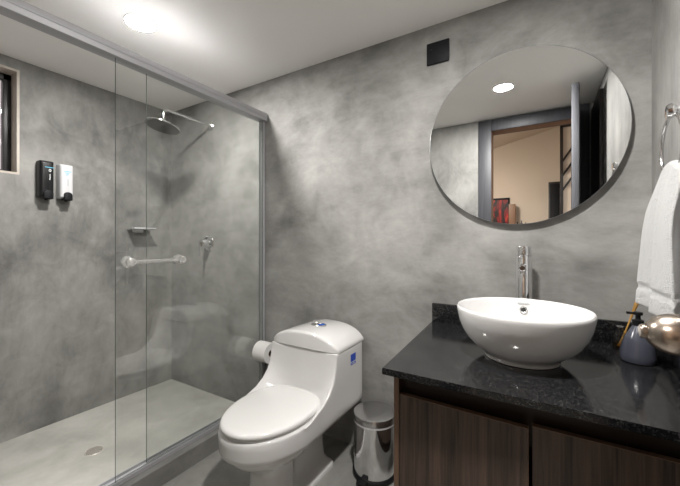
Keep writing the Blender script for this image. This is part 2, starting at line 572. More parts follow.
bm = B(); rod(bm, (-1.509, 0.775, 1.053), (-1.509, 0.995, 1.053), 0.0085, 20)
obj('pull_bar', bm, 'acrylic', sl)

sc.location.x -= 0.012

# rain shower
sh = thing('rain_shower', (-2.11, YB, 1.90), 'round chrome rain shower head on a wall arm', 'shower head')
bm = B()
lathe(bm, [(0, 0), (0.034, 0), (0.034, 0.004), (0.026, 0.010), (0.013, 0.022), (0.010, 0.024), (0, 0.024)], (-2.11, YB, 2.003), (0, -1, 0), 40)
obj('wall_flange', bm, 'chrome', sh)
bm = B()
pts = [(-2.11, YB - 0.018, 2.003), (-2.11, 1.45, 2.006), (-2.11, 1.32, 2.008)]
for i in range(9):
    a = i / 8 * PI / 2
    pts.append((-2.11, 1.295 - 0.03 * math.sin(a), 1.978 + 0.03 * math.cos(a)))
pts += [(-2.11, 1.265, 1.955), (-2.11, 1.264, 1.912)]
tube(bm, pts, 0.0095, 16)
obj('shower_arm', bm, 'chrome', sh)
bm = B()
dr = Vector((-0.04, -0.22, -1)).normalized()
hc = Vector((-2.11, 1.262, 1.920))
lathe(bm, [(0, 0), (0.014, 0), (0.016, 0.012), (0.022, 0.018), (0.060, 0.021), (0.103, 0.024), (0.107, 0.027), (0.107, 0.031), (0.104, 0.033)], hc, dr, 64)
hd = obj('spray_head', bm, 'chrome', sh)
bm = B()
lathe(bm, [(0.1038, 0.0331), (0.100, 0.034), (0, 0.034)], hc, dr, 64)
mt = axis_matrix(hc, dr)
for ring_ in range(1, 7):
    n_ = ring_ * 7
    for k_ in range(n_):
        p = mt @ Vector((0.0155 * ring_ * math.cos(2 * PI * k_ / n_), 0.0155 * ring_ * math.sin(2 * PI * k_ / n_), 0.0335))
        lathe(bm, [(0.0026, 0), (0.0020, 0.0028), (0, 0.0028)], p, dr, 6)
obj('nozzle_plate', bm, 'nozzle', hd)

mv = thing('shower_mixer', (-2.138, YB, 1.06), 'chrome single lever shower mixer on the plaster wall', 'shower mixer')
bm = B()
lathe(bm, [(0, 0), (0.058, 0), (0.058, 0.004), (0.054, 0.009), (0.030, 0.012), (0, 0.012)], (-2.138, YB, 1.127), (0, -1, 0), 48)
obj('wall_plate', bm, 'chrome', mv)
bm = B()
lathe(bm, [(0, 0.010), (0.029, 0.010), (0.029, 0.066), (0.026, 0.071), (0, 0.072)], (-2.138, YB, 1.127), (0, -1, 0), 40)
obj('mixer_body', bm, 'chrome', mv)
bm = B()
loft(bm, [[(-2.138 + sx * 0.009, YB - 0.074 - dy, z) for sx, dy in ((-1, 0), (1, 0), (1, 0.009), (-1, 0.009))] for z in (1.135, 1.10)]
     + [[(-2.138 + sx * 0.006, YB - 0.082 - dy, z) for sx, dy in ((-1, 0), (1, 0), (1, 0.006), (-1, 0.006))] for z in (1.06, 1.03)])
bmesh.ops.bevel(bm, geom=bm.edges[:], offset=0.0015, segments=2, affect='EDGES')
obj('lever', bm, 'chrome', mv)

so = thing('soap_shelf', (XL, 1.335, 1.22), 'small square steel soap shelf on the shower wall', 'soap shelf')
bm = B(); box(bm, XL + 0.004, XL + 0.112, 1.285, 1.440, 1.226, 1.232, 0.002)
obj('shelf_plate', bm, 'chrome_soft', so)
bm = B()
box(bm, XL + 0.106, XL + 0.112, 1.285, 1.440, 1.232, 1.242, 0.002)
obj('shelf_lip', bm, 'white_plastic', so)['label'] = 'pale front lip'
bm = B()
box(bm, XL, XL + 0.006, 1.32, 1.405, 1.205, 1.246, 0.002)
obj('shelf_bracket', bm, 'chrome_soft', so)

# dispensers on the shower wall
def dispenser(yc, label, body_mat, push_mat, push, dark):
    t = thing('soap_dispenser', (XL, yc, 1.41), label, 'soap dispenser', 'wall dispensers in the shower')
    hw, z0, z1 = 0.0345, 1.412, 1.630
    bm = B()
    loops = []
    for x, ins in ((0.0, 0.0), (0.050, 0.0), (0.060, 0.003), (0.066, 0.008), (0.068, 0.014)):
        L = []
        w_, b0, b1 = hw - ins, z0 + ins, z1 - ins
        if not dark:
            b1 -= x * 0.12
        rr = 0.007
        for cx_, cz_, a0 in ((w_ - rr, b1 - rr, 0), (-w_ + rr, b1 - rr, 90), (-w_ + rr, b0 + rr, 180), (w_ - rr, b0 + rr, 270)):
            for q in range(5):
                a = math.radians(a0 + q * 22.5)
                L.append((XL + x, yc + cx_ + rr * math.cos(a), cz_ + rr * math.sin(a)))
        loops.append(L)
    loft(bm, loops)
    body = obj('dispenser_body', bm, body_mat, t)
    # push lever at the foot
    bm = B()
    pw = push
    L0 = []
    prof = [(-pw, 1.400), (pw, 1.400), (pw, 1.436)]
    for q in range(7):
        a = PI * q / 6
        prof.append((pw * math.cos(a), 1.436 + pw * 0.7 * math.sin(a)))
    prof.append((-pw, 1.436))
    loft(bm, [[(XL + x, yc + 0.004 + y * s, 1.418 + (z - 1.418) * s) for y, z in prof] for x, s in ((0.030, 1.0), (0.070, 1.0), (0.076, 0.95), (0.078, 0.8))])
    p = obj('push_lever', bm, push_mat, t)
    p['label'] = 'black push lever'
    bm = B(); rod(bm, (XL + 0.045, yc, 1.402), (XL + 0.045, yc, 1.392), 0.008, 14)
    obj('nozzle', bm, 'black_plastic', t)
    # print on the front
    f = XL + 0.0682
    bm = B()
    if dark:
        box(bm, f, f + 0.0006, yc - 0.012, yc + 0.030, 1.588, 1.592)
        obj('brand_line', bm, 'cyan_mark', t)
        bm = B()
        lathe(bm, [(0.0085, 0), (0.0085, 0.0006), (0.0050, 0.0006), (0.0050, 0)], (f, yc + 0.012, 1.572), (1, 0, 0), 20, 1, 0.7)
        for q in range(6):
            box(bm, f, f + 0.0006, yc + 0.009, yc + 0.014, 1.515 + q * 0.006, 1.5188 + q * 0.006)
        obj('brand_print', bm, 'white_mark', t)
    else:
        for q in range(5):
            box(bm, f, f + 0.0006, yc - 0.016 + q * 0.0075, yc - 0.0105 + q * 0.0075, 1.577, 1.583)
        for q in range(3):
            box(bm, f, f + 0.0006, yc - 0.014 + q * 0.004, yc + 0.012 - q * 0.004, 1.569 - q * 0.007, 1.572 - q * 0.007)
        obj('brand_line', bm, 'cyan_mark', t)
        bm = B()
        for q in range(6):
            box(bm, f, f + 0.0006, yc + 0.001, yc + 0.007, 1.492 + q * 0.007, 1.4965 + q * 0.007)
        obj('brand_print', bm, 'grey_mark', t)
dispenser(0.804, 'black wall soap dispenser with blue line, nearer the window', 'black_plastic', 'black_matte', 0.024, True)
dispenser(0.902, 'white wall soap dispenser with black push lever', 'white_plastic', 'black_matte', 0.022, False)

dn = thing('floor_drain', (-2.083, 0.857, 0), 'small round brass drain in the shower floor', 'drain')
bm = B(); lathe(bm, [(0, 0), (0.044, 0), (0.044, 0.002), (0.042, 0.004), (0.038, 0.004), (0.037, 0.002), (0, 0.002)], (-2.083, 0.857, 0), (0, 0, 1), 40)
obj('drain_ring', bm, 'brass', dn)
bm = B(); lathe(bm, [(0, 0.0024), (0.0365, 0.0024), (0.0365, 0.0010)], (-2.083, 0.857, 0), (0, 0, 1), 40)
obj('drain_well', bm, 'hole', dn)
bm = B()
for q in range(-3, 4):
    h = math.sqrt(0.036 ** 2 - (q * 0.010) ** 2)
    box(bm, -2.083 + q * 0.010 - 0.0025, -2.083 + q * 0.010 + 0.0025, 0.857 - h, 0.857 + h, 0.002, 0.0045)
obj('drain_grate', bm, 'brass', dn, False)

# ================================================================== TOILET
TX = -1.024
tl = thing('toilet', (TX, 1.24, 0), 'white one piece toilet with closed lid beside the shower', 'toilet')

def outline(z, W, Yc, Yside, r, mexp, Yb, rb=0.03, e=3.0, pinch=0.0, nf=36, ns=12):
    """plan outline: shaped front, straight sides, rounded back"""
    L = []
    for i in range(nf + 1):
        th = -PI / 2 + PI * i / nf
        u = math.sin(th)
        if mexp > 4:
            u = math.copysign(abs(u) ** 0.75, u)
        au = min(1.0, abs(u))
        y = Yc + (Yside - Yc) * au ** e + r * (1 - max(0.0, 1 - au ** mexp) ** (1 / mexp))
        L.append((TX + W * u, y, z))
    ye = L[-1][1]
    for k_ in range(1, ns + 1):
        L.append((TX + W, ye + (Yb - rb - ye) * k_ / ns, z))
    for k_ in range(1, 6):
        a = k_ / 5 * PI / 2
        L.append((TX + W - rb + rb * math.cos(a), Yb - rb + rb * math.sin(a), z))
    for k_ in range(5):
        a = PI / 2 + k_ / 5 * PI / 2
        L.append((TX - W + rb + rb * math.cos(a), Yb - rb + rb * math.sin(a), z))
    for k_ in range(0, ns):
        L.append((TX - W, (Yb - rb) + (ye - Yb + rb) * k_ / ns, z))
    if pinch:                      # the column behind the front foot is narrower
        L2 = []
        for x, y, zz in L:
            q = min(1.0, max(0.0, (y - 1.135) / 0.045))
            q = q * q * (3 - 2 * q)
            L2.append((TX + (x - TX) * (1 - pinch * q), y, zz))
        L = L2
    return L
F_ = 0.868
lv = [ # z, W, Yc, Yside, r, m, Yb, rb, e, pinch
    (0.000, 0.122, 0.985, 0.985, 0.14, 2.2, 1.450, 0.03, 3, 0.0),
    (0.016, 0.122, 0.985, 0.985, 0.14, 2.2, 1.450, 0.03, 3, 0.0),
    (0.022, 0.118, 0.990, 0.990, 0.13, 2.2, 1.447, 0.03, 3, 0.0),
    (0.030, 0.106, 1.002, 1.002, 0.13, 2.2, 1.440, 0.03, 3, 0.14),
    (0.050, 0.100, 1.008, 1.008, 0.12, 2.2, 1.436, 0.03, 3, 0.26),
    (0.100, 0.097, 1.012, 1.012, 0.12, 2.2, 1.430, 0.03, 3, 0.28),
    (0.150, 0.098, 1.012, 1.012, 0.12, 2.2, 1.425, 0.03, 3, 0.28),
    (0.190, 0.102, 1.000, 1.000, 0.14, 2.1, 1.420, 0.03, 3, 0.28),
    (0.212, 0.118, 0.968, 0.968, 0.16, 2.1, 1.410, 0.03, 3, 0.32),
    (0.226, 0.138, 0.940, 0.940, 0.20, 2.0, 1.400, 0.03, 3, 0.36),
    (0.244, 0.158, 0.915, 0.915, 0.235, 2.0, 1.400, 0.03, 3, 0.38),
    (0.262, 0.170, 0.902, 0.902, 0.25, 2.0, 1.400, 0.03, 3, 0.36),
    (0.276, 0.175, 0.897, 0.897, 0.26, 2.0, 1.410, 0.03, 3, 0.30),
    (0.2855, 0.178, 0.894, 0.894, 0.265, 2.0, 1.500, 0.03, 3, 0.10),
    (0.288, 0.193, 0.876, 0.876, 0.27, 2.0, 1.590, 0.03, 3, 0.0),
    (0.294, 0.201, 0.869, 0.869, 0.275, 2.0, 1.608, 0.03, 3, 0.0),
    (0.310, 0.2045, F_ + 0.002, F_ + 0.002, 0.28, 2.05, 1.612, 0.03, 3, 0.0),
    (0.345, 0.2050, F_, F_, 0.28, 2.05, 1.612, 0.03, 3, 0.0),
    (0.368, 0.2050, F_ + 0.001, F_ + 0.001, 0.28, 2.05, 1.612, 0.03, 3, 0.0),
    (0.376, 0.2050, F_ + 0.006, F_ + 0.006, 0.275, 2.05, 1.612, 0.03, 3, 0.0),
    (0.3795, 0.2050, F_ + 0.016, F_ + 0.016, 0.27, 2.05, 1.612, 0.03, 3, 0.0),
    # deck behind the seat and the sides that sweep up to the tank
    (0.3800, 0.2050, 1.280, 1.030, 0.06, 2.4, 1.612, 0.03, 2.4, 0.0),
    (0.384, 0.2050, 1.310, 1.075, 0.055, 2.6, 1.612, 0.03, 2.6, 0.0),
    (0.394, 0.2050, 1.325, 1.115, 0.050, 3.0, 1.612, 0.03, 2.8, 0.0),
    (0.412, 0.2050, 1.328, 1.182, 0.044, 3.4, 1.612, 0.03, 3.0, 0.0),
    (0.440, 0.2050, 1.327, 1.240, 0.036, 4.5, 1.612, 0.03, 3.0, 0.0),
    (0.475, 0.2050, 1.329, 1.282, 0.030, 5.5, 1.612, 0.03, 3.0, 0.0),
    (0.510, 0.2050, 1.330, 1.303, 0.026, 6.5, 1.612, 0.03, 3.0, 0.0),
    (0.555, 0.2045, 1.331, 1.316, 0.022, 7.0, 1.612, 0.03, 3.0, 0.0),
    (0.598, 0.2045, 1.331, 1.323, 0.020, 7.0, 1.612, 0.03, 3.0, 0.0),
    (0.607, 0.2035, 1.331, 1.323, 0.020, 7.0, 1.611, 0.03, 3.0, 0.0),
    (0.609, 0.2005, 1.334, 1.327, 0.020, 7.0, 1.608, 0.03, 3.0, 0.0),
]
bm = B()
loft(bm, [outline(*a) for a in lv])
obj('toilet_body', bm, 'ceramic', tl, True, 60)

# domed tank lid
bm = B()
W = 0.2070
loops = []
NX = 41
for i in range(NX):
    u = -1 + 2 * i / (NX - 1)
    u = math.sin(u * PI / 2)
    x = TX + W * u
    top = 0.6200 + 0.0725 * (1 - abs(u) ** 2.5) ** 0.72
    yf = 1.325 + 0.022 * abs(u) ** 9
    yb = 1.613 - 0.012 * abs(u) ** 8
    h = top - 0.612
    rr = min(0.016, h * 0.48)
    L = [(x, yb, 0.612), (x, yf, 0.612)]
    for k_ in range(6):
        a = PI - k_ / 5 * PI / 2
        L.append((x, yf + rr + rr * math.cos(a), top - rr + rr * math.sin(a)))
    for k_ in range(6):
        a = PI / 2 - k_ / 5 * PI / 2
        L.append((x, yb - rr * 0.6 + rr * 0.6 * math.cos(a), top - rr + rr * math.sin(a)))
    loops.append(L)
loft(bm, loops)
lid = obj('tank_lid', bm, 'ceramic', tl, True, 50)
bm = B()
lathe(bm, [(0, -0.004), (0.040, -0.004), (0.040, 0.004), (0.037, 0.0065), (0.034, 0.0065), (0.033, 0.005), (0, 0.005)], (TX + 0.004, 1.470, 0.6915), (0, 0, 1), 40, 1.15, 0.80)
fb = obj('flush_button', bm, 'chrome', lid)
bm = B()
lathe(bm, [(0.0, 0.0045), (0.031, 0.0045), (0.031, 0.0068), (0, 0.0075)], (TX + 0.022, 1.470, 0.6915), (0, 0, 1), 32, 0.60, 0.78)
# button halves belong to the lid as well
bt = obj('blue_flush_half', bm, 'blue_button', lid)

# seat and its lid
def egg(z, s, yfront, yback, hw, n=56):
    yc_ = yfront + (yback - yfront) * 0.56
    L = []
    for i in range(n):
        a = 2 * PI * i / n
        cx_, sy_ = math.cos(a), math.sin(a)
        if sy_ < 0:
            x = hw * math.copysign(abs(cx_) ** (2 / 2.05), cx_); y = (yc_ - yfront) * sy_
        else:
            x = hw * math.copysign(abs(cx_) ** (2 / 2.5), cx_); y = (yback - yc_) * math.copysign(abs(sy_) ** (2 / 2.5), sy_)
        L.append((TX + 0.003 + x * s, yc_ + y * s, z))
    return L
ys0, ys1, hw = 0.868, 1.326, 0.186
bm = B()
loft(bm, [egg(z, s, ys0 + 0.004, ys1 - 0.004, hw - 0.003) for z, s in ((0.3803, 0.955), (0.3815, 0.985), (0.3850, 0.99), (0.3870, 0.98))])
obj('seat_ring', bm, 'seat_plastic', tl, True, 50)
bm = B()
loft(bm, [egg(z, s, ys0, ys1, hw) for z, s in ((0.3890, 0.965), (0.3900, 0.985), (0.3940, 0.998), (0.3995, 1.0), (0.4045, 0.992), (0.4085, 0.975), (0.4110, 0.945), (0.4125, 0.88), (0.4140, 0.7), (0.4147, 0.4), (0.4150, 0.1))])
obj('seat_lid', bm, 'seat_plastic', tl, True, 60)
for sx in (-0.075, 0.075):
    bm = B(); rod(bm, (TX + sx - 0.018, 1.318, 0.3955), (TX + sx + 0.018, 1.318, 0.3955), 0.009, 18, 0.003)
    obj('seat_hinge', bm, 'seat_plastic', tl)
# blue sticker on the tank side
sx_ = TX + 0.2052
bm = B()
box(bm, sx_, sx_ + 0.0006, 1.462, 1.514, 0.532, 0.570); box(bm, sx_, sx_ + 0.0006, 1.462, 1.514, 0.516, 0.528)
st = obj('blue_sticker', bm, 'blue_label', tl, False)
st['label'] = 'small blue sticker on the tank side'
bm = B()
box(bm, sx_, sx_ + 0.0004, 1.462, 1.514, 0.528, 0.532)
for q in range(5):
    box(bm, sx_ + 0.0005, sx_ + 0.0009, 1.469 + q * 0.008, 1.474 + q * 0.008, 0.520, 0.524)
obj('sticker_print', bm, 'white_mark', st, False)

# toilet paper
tp = thing('toilet_paper_holder', (-1.49, YB, 0.44), 'chrome toilet paper holder on the wall behind the toilet', 'toilet paper holder')
bm = B()
tube(bm, [(-1.40, YB - 0.012, 0.459), (-1.40, YB - 0.06, 0.459), (-1.402, YB - 0.075, 0.459), (-1.41, YB - 0.086, 0.459), (-1.43, YB - 0.088, 0.459), (-1.553, YB - 0.088, 0.459)], 0.0065, 12)
obj('holder_arm', bm, 'chrome', tp)
bm = B()
lathe(bm, [(0, 0), (0.024, 0), (0.024, 0.006), (0.010, 0.012), (0, 0.012)], (-1.40, YB, 0.459), (0, -1, 0), 28)
obj('holder_rose', bm, 'chrome', tp)
pr = thing('toilet_paper_roll', (-1.49, YB - 0.088, 0.375), 'white toilet paper roll hanging beside the tank', 'toilet paper')
bm = B()
lathe(bm, [(0.021, 0), (0.061, 0), (0.063, 0.002), (0.063, 0.098), (0.061, 0.100), (0.021, 0.100)], (-1.533, YB - 0.088, 0.446), (1, 0, 0), 48)
obj('paper', bm, 'paper', pr)
bm = B()
lathe(bm, [(0.0208, 0.001), (0.0208, 0.1005), (0.0193, 0.1005), (0.0193, 0.001), (0.0208, 0.001)], (-1.533, YB - 0.088, 0.446), (1, 0, 0), 32)
obj('card_core', bm, 'card', pr)

# ================================================================== PEDAL BIN
PX, PY = -0.703, 1.497
pb = thing('pedal_bin', (PX, PY, 0), 'polished steel pedal bin between toilet and vanity', 'bin')
bm = B(); lathe(bm, [(0, 0), (0.106, 0), (0.109, 0.004), (0.109, 0.018), (0.106, 0.022), (0, 0.022)], (PX, PY, 0), (0, 0, 1), 56)
obj('base_ring', bm, 'black_plastic', pb)
bm = B(); lathe(bm, [(0.101, 0.020), (0.1015, 0.264), (0.099, 0.266), (0.099, 0.022)], (PX, PY, 0), (0, 0, 1), 64)
obj('bin_body', bm, 'chrome', pb)
bm = B(); lathe(bm, [(0.0995, 0.262), (0.1035, 0.264), (0.1035, 0.272), (0.0995, 0.274)], (PX, PY, 0), (0, 0, 1), 64)
obj('bin_rim', bm, 'white_plastic', pb)
bm = B(); lathe(bm, [(0.099, 0.272), (0.1045, 0.274), (0.1050, 0.298), (0.1025, 0.303), (0.095, 0.3055), (0.05, 0.308), (0, 0.309)], (PX, PY, 0), (0, 0, 1), 64)
obj('bin_lid', bm, 'chrome_soft', pb)
bm = B()
pd = Vector((-0.10, -0.995, 0)).normalized()
c0 = Vector((PX, PY, 0)) + pd * 0.095
sd = Vector((pd.y, -pd.x, 0))
L = [[tuple(c0 + pd * dd + sd * ss + Vector((0, 0, zz))) for ss, zz in ((-w_, 0.010), (w_, 0.010), (w_, 0.020), (-w_, 0.020))] for dd, w_ in ((0, 0.020), (0.030, 0.024), (0.042, 0.018))]
loft(bm, L)
obj('pedal', bm, 'black_plastic', pb)

# ================================================================== VANITY
CX0, CX1, CY0, CY1 = -0.395, 0.335, 0.985, YB - 0.012
vc = thing('vanity_cabinet', (-0.03, 1.3, 0), 'dark walnut vanity cabinet with two doors under the granite worktop', 'cabinet')
bm = B()
box(bm, CX0, CX0 + 0.016, CY0, CY1, 0.06, 0.737); box(bm, CX1 - 0.016, CX1, CY0, CY1, 0.06, 0.737)
box(bm, CX0 + 0.016, CX1 - 0.016, CY0 + 0.022, CY1, 0.06, 0.078); box(bm, CX0 + 0.016, CX1 - 0.016, CY1 - 0.012, CY1, 0.078, 0.737)
obj('carcass', bm, 'cab', vc, False)
for ex in (CX0, CX1 - 0.016):
    bm = B(); box(bm, ex, ex + 0.016, CY0 - 0.0012, CY0, 0.06, 0.737)
    obj('edge_banding', bm, 'cab_edge', vc, False)
bm = B(); box(bm, CX0 + 0.016, CX1 - 0.016, CY0 + 0.035, CY0 + 0.051, 0.60, 0.737)
obj('front_rail', bm, 'cab_dark', vc, False)
bm = B(); box(bm, CX0 + 0.02, CX1 - 0.02, CY0 + 0.05, CY1 - 0.03, 0, 0.06)
obj('plinth', bm, 'cab_dark', vc, False)

def cab_door(x0, x1, z1, ang):
    bm = B()
    box(bm, x0, x1, CY0, CY0 + 0.017, 0.070, z1)
    bm.normal_update()
    rm = Matrix.Translation((x0, CY0, 0)) @ Matrix.Rotation(ang, 4, 'Z') @ Matrix.Translation((-x0, -CY0, 0))
    bm.transform(rm)
    dd = obj('cabinet_door', bm, 'cab', vc, False)
    bm = B()
    box(bm, x0, x1, CY0 - 0.0003, CY0 + 0.0173, z1 - 0.0002, z1 + 0.0012)
    box(bm, x1 - 0.0002, x1 + 0.0010, CY0 - 0.0003, CY0 + 0.0173, 0.070, z1 + 0.0012)
    bm.transform(rm)
    obj('door_edge', bm, 'cab_edge', dd, False)
cab_door(CX0 + 0.018, -0.0265, 0.668, math.radians(-2.2))
cab_door(-0.0175, CX1 - 0.018, 0.671, 0)

ct = thing('worktop', (-0.04, 1.28, ZT - 0.02), 'glossy black granite worktop with upstands under the basin', 'worktop')
bm = B()
loft(bm, [[(-0.417, 0.940, z), (XR - 0.001, 0.935, z), (XR - 0.001, YB - 0.001, z), (-0.451, YB - 0.001, z)] for z in (ZT - 0.02, ZT)])
bmesh.ops.bevel(bm, geom=[e for e in bm.edges], offset=0.0018, segments=2, affect='EDGES')
obj('slab', bm, 'granite', ct)
bm = B(); box(bm, -0.451, XR - 0.001, YB - 0.019, YB - 0.0005, ZT, 0.843, 0.0015)
obj('back_upstand', bm, 'granite', ct)
bm = B(); box(bm, XR - 0.020, XR - 0.0005, 0.937, YB - 0.0195, ZT, 0.843, 0.0015)
obj('side_upstand', bm, 'granite', ct)

# ================================================================== BASIN AND TAP
BX, BY = -0.055, 1.268
bs = thing('vessel_basin', (BX, BY, ZT), 'round white ceramic vessel basin on the black worktop', 'basin')
bm = B()
prof = [(0, 0), (0.108, 0), (0.112, 0.002), (0.1125, 0.010), (0.116, 0.016), (0.130, 0.024), (0.152, 0.038), (0.174, 0.058), (0.191, 0.082), (0.201, 0.106), (0.2065, 0.130),
        (0.2075, 0.138), (0.2065, 0.1425), (0.2035, 0.145), (0.2000, 0.1440), (0.1975, 0.140), (0.194, 0.125), (0.186, 0.098), (0.172, 0.072), (0.150, 0.050), (0.120, 0.036), (0.08, 0.029), (0.035, 0.026), (0, 0.026)]
prof = [(r if r < 0.1126 else 0.112 + (r - 0.112) * 0.958, h if h <= 0.016 else (0.016 + (h - 0.016) * 1.17)) for r, h in prof]
lathe(bm, prof, (BX, BY, ZT), (0, 0, 1), 96)
obj('bowl', bm, 'ceramic', bs, True, 50)
bm = B()
op = Vector((BX, BY + 0.1812, ZT + 0.126)); od = Vector((0, -1, 0.36)).normalized()
lathe(bm, [(0.0085, 0.0015), (0.0125, 0.003), (0.0140, 0.001), (0.0140, -0.010)], op, od, 32)
ov = obj('overflow_ring', bm, 'chrome_soft', bs)
bm = B(); lathe(bm, [(0, 0.0012), (0.0086, 0.0012), (0.0086, -0.008)], op, od, 32)
obj('overflow_hole', bm, 'hole', ov)
bm = B()
for q in range(7):
    cxx = BX - 0.018 + q * 0.006
    th = 0.0042 if q % 2 else 0.0034
    yy = BY + 0.1888
    v4 = [bm.verts.new(p) for p in ((cxx - 0.002, yy, ZT + 0.1475), (cxx + 0.002, yy, ZT + 0.1475), (cxx + 0.002, yy + 0.0012, ZT + 0.1475 + th), (cxx - 0.002, yy + 0.0012, ZT + 0.1475 + th))]
    f = bm.faces.new(v4)
r_ = bmesh.ops.extrude_face_region(bm, geom=bm.faces[:])
bmesh.ops.translate(bm, verts=[g for g in r_['geom'] if isinstance(g, bmesh.types.BMVert)], vec=(0, -0.0025, 0.0005))
obj('maker_mark', bm, 'grey_mark', bs, False)
bm = B(); lathe(bm, [(0, 0.0279), (0.030, 0.0279), (0.032, 0.030), (0.026, 0.033), (0, 0.035)], (BX, BY, ZT), (0, 0, 1), 36)
obj('drain_plug', bm, 'chrome', bs)

FX, FY = -0.057, 1.530
fc = thing('basin_tap', (FX, FY, ZT), 'tall chrome single lever tap behind the basin', 'tap')
bm = B()
lathe(bm, [(0, 0), (0.034, 0), (0.034, 0.006), (0.0295, 0.009), (0.0295, 0.324), (0.0285, 0.326), (0.0275, 0.3265), (0.0275, 0.330), (0, 0.330)], (FX, FY, ZT), (0, 0, 1), 48)
obj('tap_body', bm, 'chrome', fc)
bm = B()
lathe(bm, [(0, 0.330), (0.0275, 0.330), (0.0295, 0.332), (0.0295, 0.364), (0.028, 0.368), (0, 0.370)], (FX, FY, ZT), (0, 0, 1), 48)
hb = obj('tap_handle', bm, 'chrome', fc)
bm = B(); box(bm, FX - 0.006, FX + 0.006, FY - 0.085, FY - 0.010, ZT + 0.354, ZT + 0.362, 0.002)
obj('tap_lever', bm, 'chrome', hb)
bm = B()
rod(bm, (FX, FY - 0.012, ZT + 0.292), (FX, FY - 0.125, ZT + 0.288), 0.0110, 32, 0.002)
sp = obj('spout', bm, 'chrome', fc)
bm = B(); rod(bm, (FX, FY - 0.112, ZT + 0.280), (FX, FY - 0.113, ZT + 0.266), 0.0100, 28, 0.001)
obj('aerator', bm, 'chrome_soft', sp)

# ================================================================== MIRROR, PLATE
mr = thing('round_mirror', (-0.085, YB, 1.218), 'large round frameless mirror on the wall over the basin', 'mirror')
bm = B()
lathe(bm, [(0, 0), (0.355, 0), (0.355, 0.020), (0.375, 0.020), (0.3755, 0.0205), (0.3755, 0.0268), (0.3745, 0.0275), (0.3735, 0.0276), (0.3735, 0.0270), (0, 0.0270)], (-0.085, YB, 1.592), (0, -1, 0), 128)
obj('mirror_backing', bm, 'mirror_edge', mr)
bm = B(); lathe(bm, [(0, 0.0271), (0.3734, 0.0271), (0.3734, 0.0278), (0, 0.0278)], (-0.085, YB, 1.592), (0, -1, 0), 128)
obj('mirror_glass', bm, 'mirror', mr)

bp = thing('wall_plate', (-0.4265, YB, 2.008), 'black blank electrical plate high on the wall left of the mirror', 'wall plate')
bm = B(); box(bm, -0.481, -0.372, YB - 0.009, YB, 2.009, 2.116, 0.004)
obj('plate', bm, 'black_matte', bp)
for px_, pz_ in ((-0.459, 2.080), (-0.400, 2.050)):
    bm = B(); lathe(bm, [(0, 0.0085), (0.006, 0.0085), (0.005, 0.0105), (0, 0.0110)], (px_, YB, pz_), (0, -1, 0), 16)
    obj('screw_cap', bm, 'black_plastic', bp)

# ================================================================== WORKTOP SMALL THINGS
SX, SY = 0.271, 1.418
sdp = thing('soap_bottle', (SX, SY, ZT), 'slate blue teardrop soap bottle on the worktop behind the door knob', 'soap bottle')
bm = B()
lathe(bm, [(0, 0), (0.040, 0), (0.045, 0.003), (0.0475, 0.012), (0.0470, 0.024), (0.0440, 0.042), (0.0395, 0.062), (0.032, 0.082), (0.023, 0.099), (0.0160, 0.111), (0.012, 0.118), (0, 0.118)], (SX, SY, ZT), (0, 0, 1), 56)
obj('bottle_body', bm, 'slate', sdp)
bm = B()
lathe(bm, [(0, 0.118), (0.0150, 0.118), (0.0150, 0.134), (0.007, 0.137), (0.0065, 0.150), (0.012, 0.151), (0.012, 0.160), (0, 0.162)], (SX, SY, ZT), (0, 0, 1), 28)
box(bm, SX - 0.030, SX + 0.004, SY - 0.0045, SY + 0.0045, ZT + 0.1515, ZT + 0.1590, 0.0015)
obj('pump', bm, 'black_plastic', sdp)

JX, JY = 0.246, 1.548
rd = thing('reed_diffuser', (JX, JY, ZT), 'small clear glass jar with golden reeds behind the slate bottle', 'reed diffuser')
bm = B()
lathe(bm, [(0, 0), (0.018, 0), (0.0205, 0.003), (0.0215, 0.030), (0.0200, 0.048), (0.0130, 0.062), (0.0105, 0.068), (0.0105, 0.080), (0.0120, 0.082),
           (0.0090, 0.082), (0.0088, 0.067), (0.0115, 0.060), (0.0180, 0.047), (0.0195, 0.030), (0.0185, 0.006), (0, 0.006)], (JX, JY, ZT), (0, 0, 1), 36)
obj('jar', bm, 'jar_glass', rd)
bm = B(); lathe(bm, [(0, 0.0065), (0.0182, 0.0065), (0.0188, 0.020), (0, 0.020)], (JX, JY, ZT), (0, 0, 1), 36)
obj('scented_oil', bm, 'amber', rd)
for a_, b__ in (((-0.005, 0.002), (0.022, -0.012)), ((0.001, 0.004), (0.030, 0.004)), ((0.005, -0.003), (0.036, -0.022)), ((-0.002, -0.004), (0.027, -0.030))):
    bm = B(); rod(bm, (JX - a_[0] * 0.8, JY - a_[1], ZT + 0.012), (JX + 0.030 + b__[0], JY + b__[1], ZT + 0.225), 0.0016, 8)
    obj('reed', bm, 'reed', rd)

# ================================================================== TOWEL RING AND TOWEL
RY, RZ, RX = 1.215, 1.398, 0.300
tr = thing('towel_ring', (XR, RY, RZ), 'chrome towel ring on the wall right of the mirror', 'towel ring')
bm = B()
lathe(bm, [(0, 0), (0.026, 0), (0.026, 0.006), (0.017, 0.011), (0.012, 0.020), (0.012, 0.040), (0.018, 0.045), (0.020, 0.052), (0.017, 0.060), (0, 0.063)], (XR, RY, RZ + 0.096), (-1, 0, 0), 32)
obj('wall_mount', bm, 'chrome', tr)
bm = B()
tube(bm, [(RX, RY + 0.086 * math.sin(2 * PI * i / 64), RZ + 0.086 * math.cos(2 * PI * i / 64)) for i in range(64)], 0.0048, 14, True)
obj('ring', bm, 'chrome', tr)

